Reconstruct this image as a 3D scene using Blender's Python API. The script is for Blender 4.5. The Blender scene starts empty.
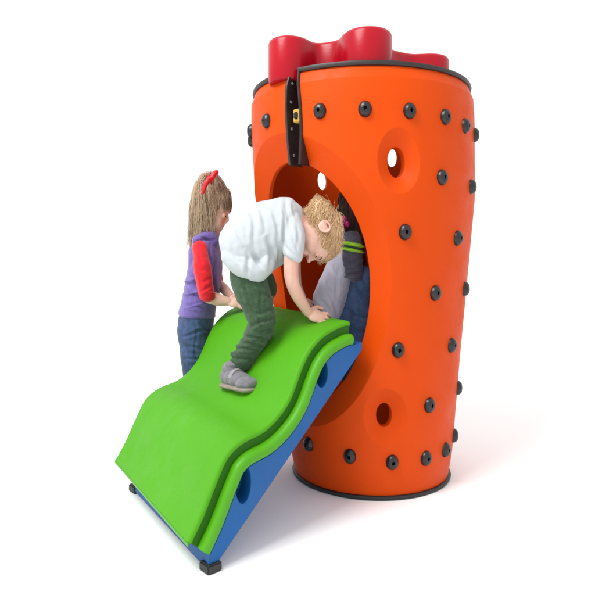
import bpy, bmesh, math, random
import numpy as np
from mathutils import Vector, Matrix, noise

random.seed(7); rng = np.random.default_rng(7)
C = bpy.context.scene.collection
F = 600.0; HC = 0.92; TD = 2.596          # focal length (px of a 595 px frame), eye height, distance of the tower's axis

def P(px, py, D):                          # the place at distance D along a line of sight
    return np.array([(px-297.5)/F*D, D, HC-(py-257)/F*D])

# ---------------------------------------------------------------- materials
def mat(name, col, rough=0.5, noise_scale=None, var=0.0, bump=0.0, bump_scale=200, bevel=0.0,
        spec=0.5, sheen=0.0, col2=None, attr=False, sss=0.0, coord='Object', stretch=(1,1,1), coat=0.0, wear=0.0):
    m = bpy.data.materials.new(name); m.use_nodes = True
    nt = m.node_tree; N = nt.nodes; L = nt.links
    b = N['Principled BSDF']
    b.inputs['Base Color'].default_value = (*col, 1)
    b.inputs['Roughness'].default_value = rough
    b.inputs['Specular IOR Level'].default_value = spec
    if sheen: b.inputs['Sheen Weight'].default_value = sheen; b.inputs['Sheen Roughness'].default_value = .5
    if coat: b.inputs['Coat Weight'].default_value = coat; b.inputs['Coat Roughness'].default_value = .3
    if sss:
        b.inputs['Subsurface Weight'].default_value = sss
        b.inputs['Subsurface Radius'].default_value = (1, .35, .2)
        b.inputs['Subsurface Scale'].default_value = .012
    tc = N.new('ShaderNodeTexCoord'); mp = N.new('ShaderNodeMapping')
    mp.inputs['Scale'].default_value = stretch
    L.new(tc.outputs[coord], mp.inputs['Vector'])
    if var or col2:
        n = N.new('ShaderNodeTexNoise'); n.inputs['Scale'].default_value = noise_scale or 8
        n.inputs['Detail'].default_value = 6; n.inputs['Roughness'].default_value = .6
        L.new(mp.outputs[0], n.inputs['Vector'])
        r = N.new('ShaderNodeValToRGB')
        c2 = col2 or tuple(c*(1-var) for c in col)
        r.color_ramp.elements[0].position = .35; r.color_ramp.elements[1].position = .65
        r.color_ramp.elements[0].color = (*c2, 1); r.color_ramp.elements[1].color = (*col, 1)
        if attr:
            a = N.new('ShaderNodeAttribute'); a.attribute_name = 'tone'
            L.new(a.outputs['Fac'], r.inputs['Fac'])
            r.color_ramp.elements[0].position = 0; r.color_ramp.elements[1].position = 1
        else:
            L.new(n.outputs['Fac'], r.inputs['Fac'])
        L.new(r.outputs['Color'], b.inputs['Base Color'])
    if wear:                                # scuffs: rough, slightly paler streaks
        n3 = N.new('ShaderNodeTexNoise'); n3.inputs['Scale'].default_value = 7; n3.inputs['Detail'].default_value = 12; n3.inputs['Roughness'].default_value = .72
        L.new(tc.outputs[coord], n3.inputs['Vector'])
        mr = N.new('ShaderNodeMapRange'); mr.inputs[1].default_value = .3; mr.inputs[2].default_value = .7
        mr.inputs[3].default_value = max(rough-.12, .05); mr.inputs[4].default_value = rough+.22
        L.new(n3.outputs['Fac'], mr.inputs[0]); L.new(mr.outputs[0], b.inputs['Roughness'])
        n4 = N.new('ShaderNodeTexNoise'); n4.inputs['Scale'].default_value = 38; n4.inputs['Detail'].default_value = 10; n4.inputs['Roughness'].default_value = .8
        n4.inputs['Distortion'].default_value = 1.4
        L.new(tc.outputs[coord], n4.inputs['Vector'])
        m4 = N.new('ShaderNodeMapRange'); m4.inputs[1].default_value = .60; m4.inputs[2].default_value = .74; m4.inputs[4].default_value = wear
        L.new(n4.outputs['Fac'], m4.inputs[0])
        mx = N.new('ShaderNodeMix'); mx.data_type = 'RGBA'; L.new(m4.outputs[0], mx.inputs['Factor'])
        L.new(r.outputs['Color'], mx.inputs['A']); mx.inputs['B'].default_value = (*[c*.55+.06 for c in col], 1)
        L.new(mx.outputs['Result'], b.inputs['Base Color'])
    nrm = None
    if bevel:
        bv = N.new('ShaderNodeBevel'); bv.samples = 6; bv.inputs['Radius'].default_value = bevel
        nrm = bv.outputs['Normal']
    if bump:
        n2 = N.new('ShaderNodeTexNoise'); n2.inputs['Scale'].default_value = bump_scale
        n2.inputs['Detail'].default_value = 4
        L.new(mp.outputs[0], n2.inputs['Vector'])
        bp = N.new('ShaderNodeBump'); bp.inputs['Strength'].default_value = bump
        bp.inputs['Distance'].default_value = .002
        L.new(n2.outputs['Fac'], bp.inputs['Height'])
        if nrm: L.new(nrm, bp.inputs['Normal'])
        nrm = bp.outputs['Normal']
    if nrm: L.new(nrm, b.inputs['Normal'])
    return m

M = {}
M['orange'] = mat('orange_plastic', (.60, .058, .0008), .42, 3, .05, .25, 260, bevel=.006, spec=.12, wear=.22)
M['red'] = mat('red_foam_plastic', (.37, .002, .012), .27, 4, .15, .12, 90, bevel=.010, spec=.25)
M['green'] = mat('green_plastic', (.068, .32, .002), .5, 3, .06, .5, 500, bevel=.006, spec=.25, wear=.22)
M['bead'] = mat('green_edge_plastic', (.066, .31, .003), .42, 3, .06, .3, 300, bevel=.004, spec=.3)
M['green_shade'] = mat('shaded_green_side', (.018, .12, .002), .55, 3, .1, .4, 400, bevel=.002, spec=.2)  # green plastic darkened: shade on the recessed side face put into the colour
M['blue'] = mat('blue_plastic', (.005, .095, .31), .45, 4, .12, .3, 300, bevel=.005, spec=.3, wear=.22)
M['rubber'] = mat('black_rubber', (.012, .012, .013), .5, 30, .3, .4, 300, bevel=.003)
M['trim'] = mat('dark_brown_rubber', (.022, .014, .014), .45, 30, .3, .4, 300, bevel=.003)
M['stud'] = mat('charcoal_stud', (.010, .010, .012), .3, 40, .3, .3, 300, bevel=.002)
M['socket'] = mat('stud_socket', (.004, .004, .005), .6, 40, .3)
M['brass'] = mat('brass_block', (.65, .38, .05), .4, 40, .3, bevel=.002)
M['floor'] = mat('white_studio_floor', (.965, .965, .965), .7, 3, .003, spec=.1)
M['skin'] = mat('skin', (.62, .41, .32), .5, 14, 0, .3, 300, sss=.08, col2=(.56, .355, .275), spec=.35)
M['skin_pale'] = mat('pale_skin', (.66, .42, .335), .5, 14, 0, .3, 300, sss=.1, col2=(.60, .345, .27), spec=.35)
M['lip'] = mat('lip_skin', (.52, .16, .14), .45, 14, .1)
M['eye'] = mat('eye_dark', (.03, .018, .012), .2, 30, .1)
M['lash'] = mat('lash_brown', (.09, .045, .025), .6, 30, .1)
M['shirt'] = mat('white_tshirt_cotton', (.46, .50, .52), .85, 60, .05, .6, 500, sheen=.2, spec=.2)
M['green_cloth'] = mat('dark_green_trousers', (.046, .092, .046), .85, 70, .4, .8, 420, sheen=.15, spec=.2)
M['suede'] = mat('grey_suede', (.20, .19, .215), .9, 60, .3, .8, 400, sheen=.2, spec=.2)
M['sole'] = mat('beige_sole', (.28, .24, .19), .7, 40, .25, .4, 300)
M['strap'] = mat('grey_strap', (.30, .29, .30), .8, 60, .2, .6, 400)
M['vest'] = mat('purple_fleece', (.155, .11, .36), .95, 60, .25, 1.0, 260, sheen=.3, spec=.15)
M['sleeve'] = mat('red_knit', (.66, .012, .022), .85, 60, .2, .6, 400, sheen=.2, spec=.2)
M['jeans_light'] = mat('mid_blue_denim', (.085, .15, .31), .85, 30, .4, .6, 600, sheen=.1, spec=.2)
M['jeans'] = mat('blue_denim', (.055, .095, .20), .85, 30, .45, .8, 600, sheen=.1, spec=.2)
M['jeans_dark'] = mat('dark_blue_denim', (.035, .065, .15), .85, 30, .45, .8, 600, sheen=.1, spec=.2)
M['lilac'] = mat('pale_lilac_jersey', (.56, .56, .68), .85, 60, .1, .6, 400, sheen=.2, spec=.2)
M['greyknit'] = mat('grey_sleeve', (.10, .10, .15), .85, 60, .3, .6, 400, sheen=.2, spec=.2)
M['neon'] = mat('neon_green_tape', (.42, .85, .05), .6, 60, .1)
M['ribbon'] = mat('red_satin_ribbon', (.62, .008, .02), .4, 60, .15, .3, 200)
M['clip'] = mat('magenta_clip', (.50, .02, .22), .35, 60, .15)
M['hair_blond'] = mat('blond_hair', (.95, .70, .42), .42, 60, 0, col2=(.46, .27, .12), attr=True, spec=.4)
M['hair_light'] = mat('light_brown_hair', (.62, .46, .31), .5, 60, 0, col2=(.13, .08, .045), attr=True, spec=.4)
M['hair_dark'] = mat('dark_brown_hair', (.14, .08, .055), .5, 60, 0, col2=(.03, .018, .014), attr=True, spec=.4)
M['scalp_blond'] = mat('blond_hair_roots', (.30, .17, .075), .7, 60, .4)
M['scalp_light'] = mat('light_brown_hair_roots', (.24, .155, .085), .7, 60, .4)
M['scalp_dark'] = mat('dark_hair_roots', (.03, .018, .013), .7, 60, .4)

# ---------------------------------------------------------------- objects
def empty(name, loc, label=None, cat=None, group=None):
    o = bpy.data.objects.new(name, None); C.objects.link(o); o.location = loc
    if label: o['label'] = label; o['category'] = cat
    if group: o['group'] = group
    return o
def link(name, me, m, parent=None, label=None):
    o = bpy.data.objects.new(name, me); C.objects.link(o)
    if m is not None: me.materials.clear(); me.materials.append(m)
    if parent is not None:
        o.parent = parent
        w = Vector((0, 0, 0)); q = parent
        while q is not None: w += Vector(q.location); q = q.parent
        o.location = -w if o.location.length == 0 else o.location
    if label: o['label'] = label
    return o
def mesh(name, V, Fc, smooth=True, sharp=None):
    me = bpy.data.meshes.new(name); me.from_pydata([tuple(v) for v in V], [], [tuple(f) for f in Fc]); me.update()
    bm = bmesh.new(); bm.from_mesh(me); bmesh.ops.recalc_face_normals(bm, faces=bm.faces)
    if sharp:
        for e in bm.edges:
            if len(e.link_faces) == 2 and e.calc_face_angle(0) > math.radians(sharp): e.smooth = False
    for f in bm.faces: f.smooth = smooth
    bm.to_mesh(me); bm.free(); return me
def evaluate(o):
    dg = bpy.context.evaluated_depsgraph_get(); dg.update()
    return bpy.data.meshes.new_from_object(o.evaluated_get(dg))
def mark(me, ang):
    bm = bmesh.new(); bm.from_mesh(me)
    for f in bm.faces: f.smooth = True
    for e in bm.edges:
        if len(e.link_faces) == 2: e.smooth = e.calc_face_angle(0) < math.radians(ang)
    bm.to_mesh(me); bm.free()
def cut(me, cutters):
    o = bpy.data.objects.new('work', me); C.objects.link(o)
    for c in cutters:
        co = bpy.data.objects.new('work_cut', c); C.objects.link(co)
        md = o.modifiers.new('b', 'BOOLEAN'); md.operation = 'DIFFERENCE'; md.solver = 'EXACT'; md.object = co
        me2 = evaluate(o); o.modifiers.clear(); o.data = me2
        bpy.data.objects.remove(co)
    r = o.data; bpy.data.objects.remove(o); return r

# ---------------------------------------------------------------- floor
me = mesh('floor', [(-60, -20, 0), (60, -20, 0), (60, 160, 0), (-60, 160, 0)], [(0, 1, 2, 3)], False)
fl = link('floor', me, M['floor']); fl['kind'] = 'structure'

# ---------------------------------------------------------------- tower
_ys = np.array([97, 109, 125, 200, 350, 443, 472.]); _hw = np.array([105.8, 110.4, 111, 109.3, 91, 80.6, 75])
_zz = (HC-(_ys-257)*TD/F)[::-1]; _rr = (TD*np.sin(np.arctan(_hw/F)))[::-1]
def Rz(z): return float(np.interp(z, _zz, _rr))
def cx(z):
    y = 257+(HC-z)*F/TD
    return (360+(y-97)/373*10.5-297.5)*TD/F
ZT = HC+160*TD/F                       # top rim
def tp(th, z, dr=0.0):                 # point of the tower's skin (dr outward)
    r = Rz(z)+dr; t = math.radians(th)
    return np.array([cx(z)+r*math.sin(t), TD-r*math.cos(t), z])
def hit(px, py, far=False, dr=0.0):
    dx = (px-297.5)/F; dz = -(py-257)/F
    best = None; prev = None; mn = None
    D = 1.8
    while D < 3.4:
        z = HC+dz*D
        f = math.hypot(dx*D-cx(z), D-TD)-Rz(z)-dr
        if prev is not None and f*prev < 0:
            best = D
            if not far: break
        if mn is None or f < mn[0]: mn = (f, D)
        prev = f; D += .001
    D = best or mn[1]
    z = HC+dz*D
    return math.degrees(math.atan2(dx*D-cx(z), TD-D)), z
TH = 0.068
def tube_mesh():
    n = 240; zs = sorted(set([0.012, ZT-.004]+list(np.linspace(.05, ZT-.03, 40))+[.04, ZT-.05, HC-(109-257)*TD/F, HC-(443-257)*TD/F]))
    V = []; Fc = []
    rows = [(z, 0) for z in zs]+[(z, -TH) for z in reversed(zs)]
    for z, dr in rows:
        for i in range(n): V.append(tp(i*360/n, z, dr))
    m = len(rows)
    for j in range(m):
        for i in range(n):
            a = j*n+i; b = j*n+(i+1) % n; c = ((j+1) % m)*n+(i+1) % n; d = ((j+1) % m)*n+i
            Fc.append((a, b, c, d))
    return mesh('tower_wall', V, Fc)
def curved_cutter(thc, zc, rings, n=96, p=2.0):
    # rings: (dr, half width in degrees, half height) from outside to inside
    V = []; Fc = []
    def ring(dr, a, b, s, az=0, bz=0):
        st = len(V)
        for i in range(n):
            t = 2*math.pi*i/n; c, q = math.cos(t), math.sin(t)
            u = math.copysign(abs(c)**(2/p), c)*s; v = math.copysign(abs(q)**(2/p), q)*s
            z = zc+v*b
            zz = min(max(z, .02), ZT+.3)
            V.append(tp(thc+u*a, zz, dr))
        return st
    seq = []
    dr, a, b = rings[0]
    for s in (.08, .3, .5, .7, .85): seq.append(ring(dr, a, b, s))
    for k, (dr, a, b) in enumerate(rings): seq.append(ring(dr, a, b, 1))
    dr, a, b = rings[-1]
    for s in (.85, .7, .5, .3, .08): seq.append(ring(dr, a, b, s))
    for s0, s1 in zip(seq, seq[1:]):
        for i in range(n):
            j = (i+1) % n; Fc.append((s0+i, s0+j, s1+j, s1+i))
    Fc.append(tuple(range(seq[0], seq[0]+n))[::-1]); Fc.append(tuple(range(seq[-1], seq[-1]+n)))
    return mesh('cut', V, Fc)
def strip_cutter():                    # the gap between the gate's two edges
    zs = np.linspace(1.22, ZT+.05, 16); V = []; Fc = []
    for z in zs:
        k = math.sin(math.pi*min(max((z-1.25)/(ZT-1.25), 0), 1))
        for dr in (.05, -TH-.04):
            for th in (-40.2-1.1*k, -34.6+.6*k-1.2*(1-k)): V.append(tp(th, min(z, ZT+.05), dr))
    for j in range(len(zs)-1):
        a = j*4
        for q in ((0, 1), (1, 3), (3, 2), (2, 0)): Fc.append((a+q[0], a+q[1], a+4+q[1], a+4+q[0]))
    Fc.append((0, 1, 3, 2)); a = (len(zs)-1)*4; Fc.append((a, a+2, a+3, a+1))
    return mesh('cut', V, Fc)
OC = (-48, .824); OA = (36.0, .452)
cutters = [curved_cutter(OC[0], OC[1], [(.12, 66, .75), (.0, 54.5, .565), (-.047, 45.5, .475), (-.053, 44.5, .462), (-.16, 44.5, .462)], 168, 1.97), strip_cutter()]
h1 = hit(399.5, 161); h2 = hit(386, 417.5)
cutters.append(curved_cutter(h1[0], h1[1], [(.03, 13.2, .165), (0, 9.8, .118), (-.012, 8.0, .095), (-.036, 4.4, .056), (-.12, 3.9, .050)], 48))
cutters.append(curved_cutter(h2[0], h2[1], [(.03, 17.5, .150), (0, 13, .108), (-.012, 10.5, .085), (-.036, 5.2, .047), (-.12, 4.6, .043)], 48))
for (px, py) in ((316.5, 182.5), (396, 160)):
    hb = hit(px, py, True)
    cutters.append(curved_cutter(hb[0], hb[1], [(.03, 13.5, .165), (0, 9.5, .12), (-.016, 7.6, .095), (-.05, 3.7, .046), (-.12, 3.5, .043)], 48))
tower = empty('climbing_tower', (cx(0), TD, 0), 'tall orange plastic climbing tower with black studs, round holes and red battlements', 'climbing tower')
me = cut(tube_mesh(), cutters); mark(me, 11)
link('tower_wall', me, M['orange'], tower)

def sweep_strip(path, w, h, nrm=None, closed=False):
    # rectangular rounded section along a path of (point, outward, up)
    V = []; Fc = []; sec = []
    k = 12
    for i in range(k):
        a = 2*math.pi*i/k; c, s = math.cos(a), math.sin(a)
        sec.append((math.copysign(abs(c)**.5, c)*w/2, math.copysign(abs(s)**.5, s)*h/2))
    for p, o, u in path:
        for a, b in sec: V.append(np.array(p)+np.array(o)*a+np.array(u)*b)
    n = len(path)
    for j in range(n if closed else n-1):
        for i in range(k):
            a = j*k+i; b = j*k+(i+1) % k; c = ((j+1) % n)*k+(i+1) % k; d = ((j+1) % n)*k+i
            Fc.append((a, b, c, d))
    if not closed: Fc.append(tuple(range(k))[::-1]); Fc.append(tuple(range((n-1)*k, n*k)))
    return mesh('strip', V, Fc, True, 50)
def rim(z, dr, w, h, t0, t1, name, m):
    path = []
    for i in range(181):
        th = t0+(t1-t0)*i/180; t = math.radians(th)
        path.append((tp(th, min(z, ZT), dr)+np.array([0, 0, max(0, z-ZT)]), (math.sin(t), -math.cos(t), 0), (0, 0, 1)))
    link(name, sweep_strip(path, w, h), m, tower)
rim(ZT+.001, -.022, .07, .022, -35.8, 319.6, 'top_rim', M['trim'])
rim(.009, -.018, .060, .018, 0, 359.99, 'bottom_rim', M['rubber'])
# edge trims along the gap
for side in (0, 1):
    path = []
    for i in range(24):
        z = 1.262+(ZT+.006-1.262)*i/23
        k = math.sin(math.pi*min(max((z-1.25)/(ZT-1.25), 0), 1))
        th = (-40.2-1.1*k-.3) if side == 0 else (-34.6+.6*k-1.2*(1-k)+.3)
        t = math.radians(th)
        path.append((tp(th, min(z, ZT), -.026), (math.sin(t), -math.cos(t), 0), (math.cos(t), math.sin(t), 0)))
    tr = link('edge_trim', sweep_strip(path, .074, .013 if side == 0 else .011), M['trim'], tower)
    if side == 0:
        for z in (1.30, 1.40, 1.50, 1.57):
            k = math.sin(math.pi*(z-1.25)/(ZT-1.25)); th = -40.2-1.1*k-.3; t = math.radians(th)
            u = Vector((math.cos(t), math.sin(t), 0)); c = Vector(tp(th, z, -.014))+u*.0075
            bm = bmesh.new(); bmesh.ops.create_uvsphere(bm, u_segments=14, v_segments=8, radius=.006)
            mx = u.to_track_quat('Z', 'Y').to_matrix().to_4x4(); mx.translation = c
            bmesh.ops.transform(bm, matrix=mx @ Matrix.Diagonal((1, 1, .5, 1)), verts=bm.verts)
            me = bpy.data.meshes.new('bolt'); bm.to_mesh(me); bm.free()
            for p in me.polygons: p.use_smooth = True
            link('bolt', me, M['suede'], tr)
def box_mesh(c, sx, sy, sz, rot=0, bev=.003):
    bm = bmesh.new(); bmesh.ops.create_cube(bm, size=1)
    bmesh.ops.transform(bm, matrix=Matrix.Translation(c) @ Matrix.Rotation(rot, 4, 'Z') @ Matrix.Diagonal((sx, sy, sz, 1)), verts=bm.verts)
    bmesh.ops.bevel(bm, geom=bm.edges[:]+bm.verts[:], offset=bev, segments=2, affect='EDGES')
    me = bpy.data.meshes.new('box'); bm.to_mesh(me); bm.free(); return me
c = Vector(tp(-37.0, 1.445, -.026))
lb = link('latch_block', box_mesh(c, .034, .035, .05, math.radians(-37)), M['brass'], tower)
c = Vector(tp(-37.2, 1.445, -.006))
link('latch_bolt', box_mesh(c, .016, .014, .026, math.radians(-37), .004), M['rubber'], lb)

# studs
def stud_mesh():
    prof = [(0, .0225), (.0085, .0225), (.0088, .0215)]
    prof = [(.0050, .0150), (.0062, .0172), (.0125, .0160), (.017, .0130), (.0205, .0085), (.0225, .003), (.0232, -.003)]
    V = []; Fc = []; n = 28
    for r, h in prof:
        for i in range(n):
            a = 2*math.pi*i/n; V.append((r*math.cos(a), r*math.sin(a), h))
    for j in range(len(prof)-1):
        for i in range(n): Fc.append((j*n+i, j*n+(i+1) % n, (j+1)*n+(i+1) % n, (j+1)*n+i))
    Fc.append(tuple(range((len(prof)-1)*n, len(prof)*n)))
    me = mesh('stud', V, Fc, True, 60); me.materials.append(M['stud'])
    V = [(.0052*math.cos(i*math.pi/3), .0052*math.sin(i*math.pi/3), .0138) for i in range(6)]+[(.0046*math.cos(i*math.pi/3), .0046*math.sin(i*math.pi/3), .004) for i in range(6)]
    Fc = [(i, (i+1) % 6, 6+(i+1) % 6, 6+i) for i in range(6)]+[tuple(range(6, 12))]
    m2 = mesh('stud_socket', V, Fc, False); m2.materials.append(M['socket'])
    return me, m2
SM, SS = stud_mesh()
spots = [hit(x, y) for x, y in [(267, 121), (251, 131), (320, 111), (365, 109), (409.5, 111), (445, 117), (464.7, 126), (441.7, 177.4),
         (405, 232), (457, 238), (435, 293), (398, 350), (451, 345), (429, 405), (309, 444), (350, 456), (392, 462), (425.5, 458), (445, 449.5)]]
for x, y, sg in [(247.5, 139, -1), (473, 133.5, 1), (468.5, 186, 1), (462.5, 289, 1), (456.5, 389, 1), (452.5, 437, 1)]:
    th, z = hit(x, y, False, 0.0)
    spots.append((th+4*sg, z))
for th in (125, 172, 190, 215, 240): spots += [(th, 1.42), (th+12, .12)]
spots += [(140, 1.15), (180, .9), (150, .6), (205, .5), (220, 1.2)]
for th, z in spots:
    t = math.radians(th); o = Vector((math.sin(t), -math.cos(t), 0))
    s = bpy.data.objects.new('climbing_stud', SM); C.objects.link(s); s.parent = tower
    s.location = Vector(tp(th, z, 0))-tower.location
    s.rotation_mode = 'QUATERNION'; s.rotation_quaternion = o.to_track_quat('Z', 'Y'); s.scale = (1.06, 1.3, 1.15)
    k = bpy.data.objects.new('hex_socket', SS); C.objects.link(k); k.parent = s

# lid and red battlements
def disc(z0, z1, r, n=96):
    V = []; Fc = []
    c0 = cx(ZT)
    for z in (z0, z1):
        for i in range(n): a = 2*math.pi*i/n; V.append((c0+r*math.cos(a), TD+r*math.sin(a), z))
    for i in range(n): Fc.append((i, (i+1) % n, n+(i+1) % n, n+i))
    Fc.append(tuple(range(n))[::-1]); Fc.append(tuple(range(n, 2*n)))
    return mesh('disc', V, Fc, True, 40)
#link('tower_lid', disc(ZT-.035, ZT-.012, Rz(ZT-.03)-TH-.002), M['orange'], tower)
def crown_mesh():
    ZC = 1.584; H = .168
    circ = [(.20, 2.52, .215), (-.037, 2.315, .084), (.262, 2.238, .097), (.555, 2.525, .090), (.41, 2.50, .045), (.22, 2.86, .085)]
    cc = np.array([c for c in circ if c[2] > 0])
    def sdf(x, y):
        d = np.hypot(x-cc[:, 0], y-cc[:, 1])-cc[:, 2]
        k = .045
        return -k*np.log(np.sum(np.exp(-d/k)))+.010
    # smooth union walked as rays from the middle
    n = 360; outl = []
    c0 = np.array([.20, 2.55])
    for i in range(n):
        a = 2*math.pi*i/n; u = np.array([math.cos(a), math.sin(a)])
        r = .6
        while r > .05 and sdf(*(c0+u*r)) > 0: r -= .003
        lo, hi = r, r+.003
        for _ in range(12):
            m_ = (lo+hi)/2
            if sdf(*(c0+u*m_)) > 0: hi = m_
            else: lo = m_
        outl.append(c0+u*lo)
    outl = np.array(outl)
    tn = np.roll(outl, -1, 0)-np.roll(outl, 1, 0); nn = np.stack([tn[:, 1], -tn[:, 0]], 1); nn /= np.linalg.norm(nn, axis=1)[:, None]
    rows = [(-.012, 0), (-.003, .003), (0, .012), (0, H*.5), (0, H-.016), (-.003, H-.006), (-.009, H-.001), (-.02, H)]
    V = []; Fc = []
    for off, h in rows:
        for p, q in zip(outl, nn): V.append((*(p+q*off), ZC+h))
    for j in range(len(rows)-1):
        for i in range(n): Fc.append((j*n+i, j*n+(i+1) % n, (j+1)*n+(i+1) % n, (j+1)*n+i))
    Fc.append(tuple(range(n))[::-1]); Fc.append(tuple(range((len(rows)-1)*n, len(rows)*n)))
    return mesh('crown', V, Fc, True, 45)
link('battlement', crown_mesh(), M['red'], tower)

# ---------------------------------------------------------------- slide
A0 = np.array([-.327, 2.12])*.8113
RD = np.array([.569, .5]); RD /= np.linalg.norm(RD)         # run
WD = np.array([-.629, 1.]); WD /= np.linalg.norm(WD)         # across, to the far side
SW = .815; CANT = .022
def on_plane(px, py, off=0.0):          # a line of sight meets the slide's near side plane
    a = A0+WD*off; k = (px-297.5)/F
    t = (k*a[1]-a[0])/(RD[0]-k*RD[1]); D = a[1]+RD[1]*t
    return t, HC-(py-257)/F*D
top_px = [(187, 543), (199, 518), (211.5, 486), (222, 461), (229, 451), (237, 443), (248, 436), (262, 429), (276, 416), (288, 398), (298, 371), (305, 355), (313, 343), (323, 333), (333, 327), (344, 322), (350, 321.5)]
prof = [on_plane(x, y, .030) for x, y in top_px]
pr = np.array(prof)
def resample(p, n):
    p = np.array(p); Q = []
    m = len(p)
    for i in range(m-1):
        p0 = p[max(i-1, 0)]; p1 = p[i]; p2 = p[i+1]; p3 = p[min(i+2, m-1)]
        for k in range(8):
            t = k/8
            Q.append(.5*((2*p1)+(-p0+p2)*t+(2*p0-5*p1+4*p2-p3)*t*t+(-p0+3*p1-3*p2+p3)*t**3))
    Q.append(p[-1]); Q = np.array(Q)
    for _ in range(3): Q[1:-1] = (Q[:-2]+2*Q[1:-1]+Q[2:])/4
    s = np.concatenate([[0], np.cumsum(np.linalg.norm(np.diff(Q, axis=0), axis=1))])
    u = np.linspace(0, s[-1], n)
    return np.stack([np.interp(u, s, Q[:, 0]), np.interp(u, s, Q[:, 1])], 1)
pr = resample(pr, 90)
tg = np.gradient(pr, axis=0); tg /= np.linalg.norm(tg, axis=1)[:, None]
nr = np.stack([-tg[:, 1], tg[:, 0]], 1)            # upward normal in (t, z)
def S3(t, z, w): 
    q = A0+RD*t+WD*w
    return np.array([q[0], q[1], z+CANT*w/SW])
def pad(section, name, m, parent, rot_smooth=60):
    # section: (across, along the normal) closed loop, swept along the profile
    V = []; Fc = []; k = len(section); n = len(pr)
    for p, q in zip(pr, nr):
        for w, h in section: V.append(S3(p[0]+q[0]*h, p[1]+q[1]*h, w))
    for j in range(n-1):
        for i in range(k): Fc.append((j*k+i, j*k+(i+1) % k, (j+1)*k+(i+1) % k, (j+1)*k+i))
    Fc.append(tuple(range(k))[::-1]); Fc.append(tuple(range((n-1)*k, n*k)))
    return link(name, mesh(name, V, Fc, True, 35), m, parent)
slide = empty('play_slide', (*A0, 0), 'wavy green slide on a blue base leaning into the tower opening', 'slide')
T1 = .046; T2 = .084
def corner(w, h, r, a0, a1, n=6): return [(w+r*math.cos(math.radians(a0+(a1-a0)*i/n)), h+r*math.sin(math.radians(a0+(a1-a0)*i/n))) for i in range(n+1)]
wf = SW
sec = corner(.040, -.010, .010, 180, 90)+corner(wf-.040, -.010, .010, 90, 0)+[(wf-.030, -.016), (.030, -.016)]
pad(sec, 'slide_deck', M['green'], slide)
pad([(.0325, -.0165), (wf-.0325, -.0165), (wf-.0325, -T1-.01), (.0325, -T1-.01)], 'side_shade_band', M['green_shade'], slide)  # separate strip for the deck's recessed side, its shade painted in
sec = corner(.020, -.064, .020, 270, 90, 10)+[(.05, -T1+.002), (wf-.05, -T1+.002)]+corner(wf-.020, -.064, .020, 90, -90, 10)
pad(sec, 'edge_lip', M['bead'], slide)
# blue base: under the lip, straight below
low = [on_plane(214, 562, .012), on_plane(320.5, 389, .012), on_plane(358, 339.5, .012)]
t0, z0 = low[0]; t1, z1 = low[1]
sl = (z1-z0)/(t1-t0)
up = pr+nr*-(T2-.001)
tend = pr[-1, 0]+.045
zu = up[-1, 1]
poly = [tuple(p) for p in up]
poly += [(tend, zu+.005), (tend, min(zu-.02, z0+sl*(tend-t0)))]
tb = t0-(z0-.045)/sl
tb = t0-(z0-.028)/sl
poly += [(max(tb, up[0, 0]+.03), .028), on_plane(207.3, 570, .012)]
V = []; Fc = []; n = len(poly)
for w in (.010, SW-.070):
    for t, z in poly: V.append(S3(t, z, w)-np.array([0, 0, CANT*w/SW if z < .06 else 0]))
for i in range(n): Fc.append((i, (i+1) % n, n+(i+1) % n, n+i))
Fc.append(tuple(range(n))[::-1]); Fc.append(tuple(range(n, 2*n)))
base = mesh('slide_base', V, Fc, False)
def side_cut(t, z, rt, rz, w0, w1):
    V = []; Fc = []; n = 48
    w_ = [(w0, 1.06), (w0+(w1-w0)*.3, 1.0), (w1, .92)]
    for w, s in w_:
        for i in range(n): a = 2*math.pi*i/n; V.append(S3(t+rt*s*math.cos(a), z+rz*s*math.sin(a), w))
    for j in range(2):
        for i in range(n): Fc.append((j*n+i, j*n+(i+1) % n, (j+1)*n+(i+1) % n, (j+1)*n+i))
    Fc.append(tuple(range(n))[::-1]); Fc.append(tuple(range(2*n, 3*n)))
    return mesh('cut', V, Fc)
cs = []
for (x, y, rt, rz) in ((321.5, 373, .028, .050), (243, 484, .029, .060)):
    t, z = on_plane(x, y, .012)
    cs.append(side_cut(t, z, rt, rz, -.02, .07)); cs.append(side_cut(t, z, rt, rz, SW-.050, SW-.135))
base = cut(base, cs); mark(base, 20)
link('slide_base', base, M['blue'], slide)
for w, hf in ((.026, .028), (SW-.086, .028)):
    c = S3(on_plane(207.3, 575, .012)[0]+.018, .0145, w); c[2] = hf/2
    link('rubber_foot', box_mesh(Vector(c), .050, .050, hf, math.atan2(RD[1], RD[0]), .004), M['rubber'], slide)

V = []; Fc = []
for w in (.028, SW-.028):              # rolled front edge of the deck
    for k in range(10):
        a = math.pi*k/9; V.append(S3(pr[0, 0]+.004-.003*math.sin(a), pr[0, 1]-.0085+.0065*math.cos(a), w))
for k in range(9): Fc.append((k, k+1, 11+k, 10+k))
Fc.append((9, 0, 10, 19)); Fc.append(tuple(range(10))); Fc.append(tuple(range(10, 20)))
link('front_lip', mesh('front_lip', V, Fc, True, 40), M['bead'], slide)

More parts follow.
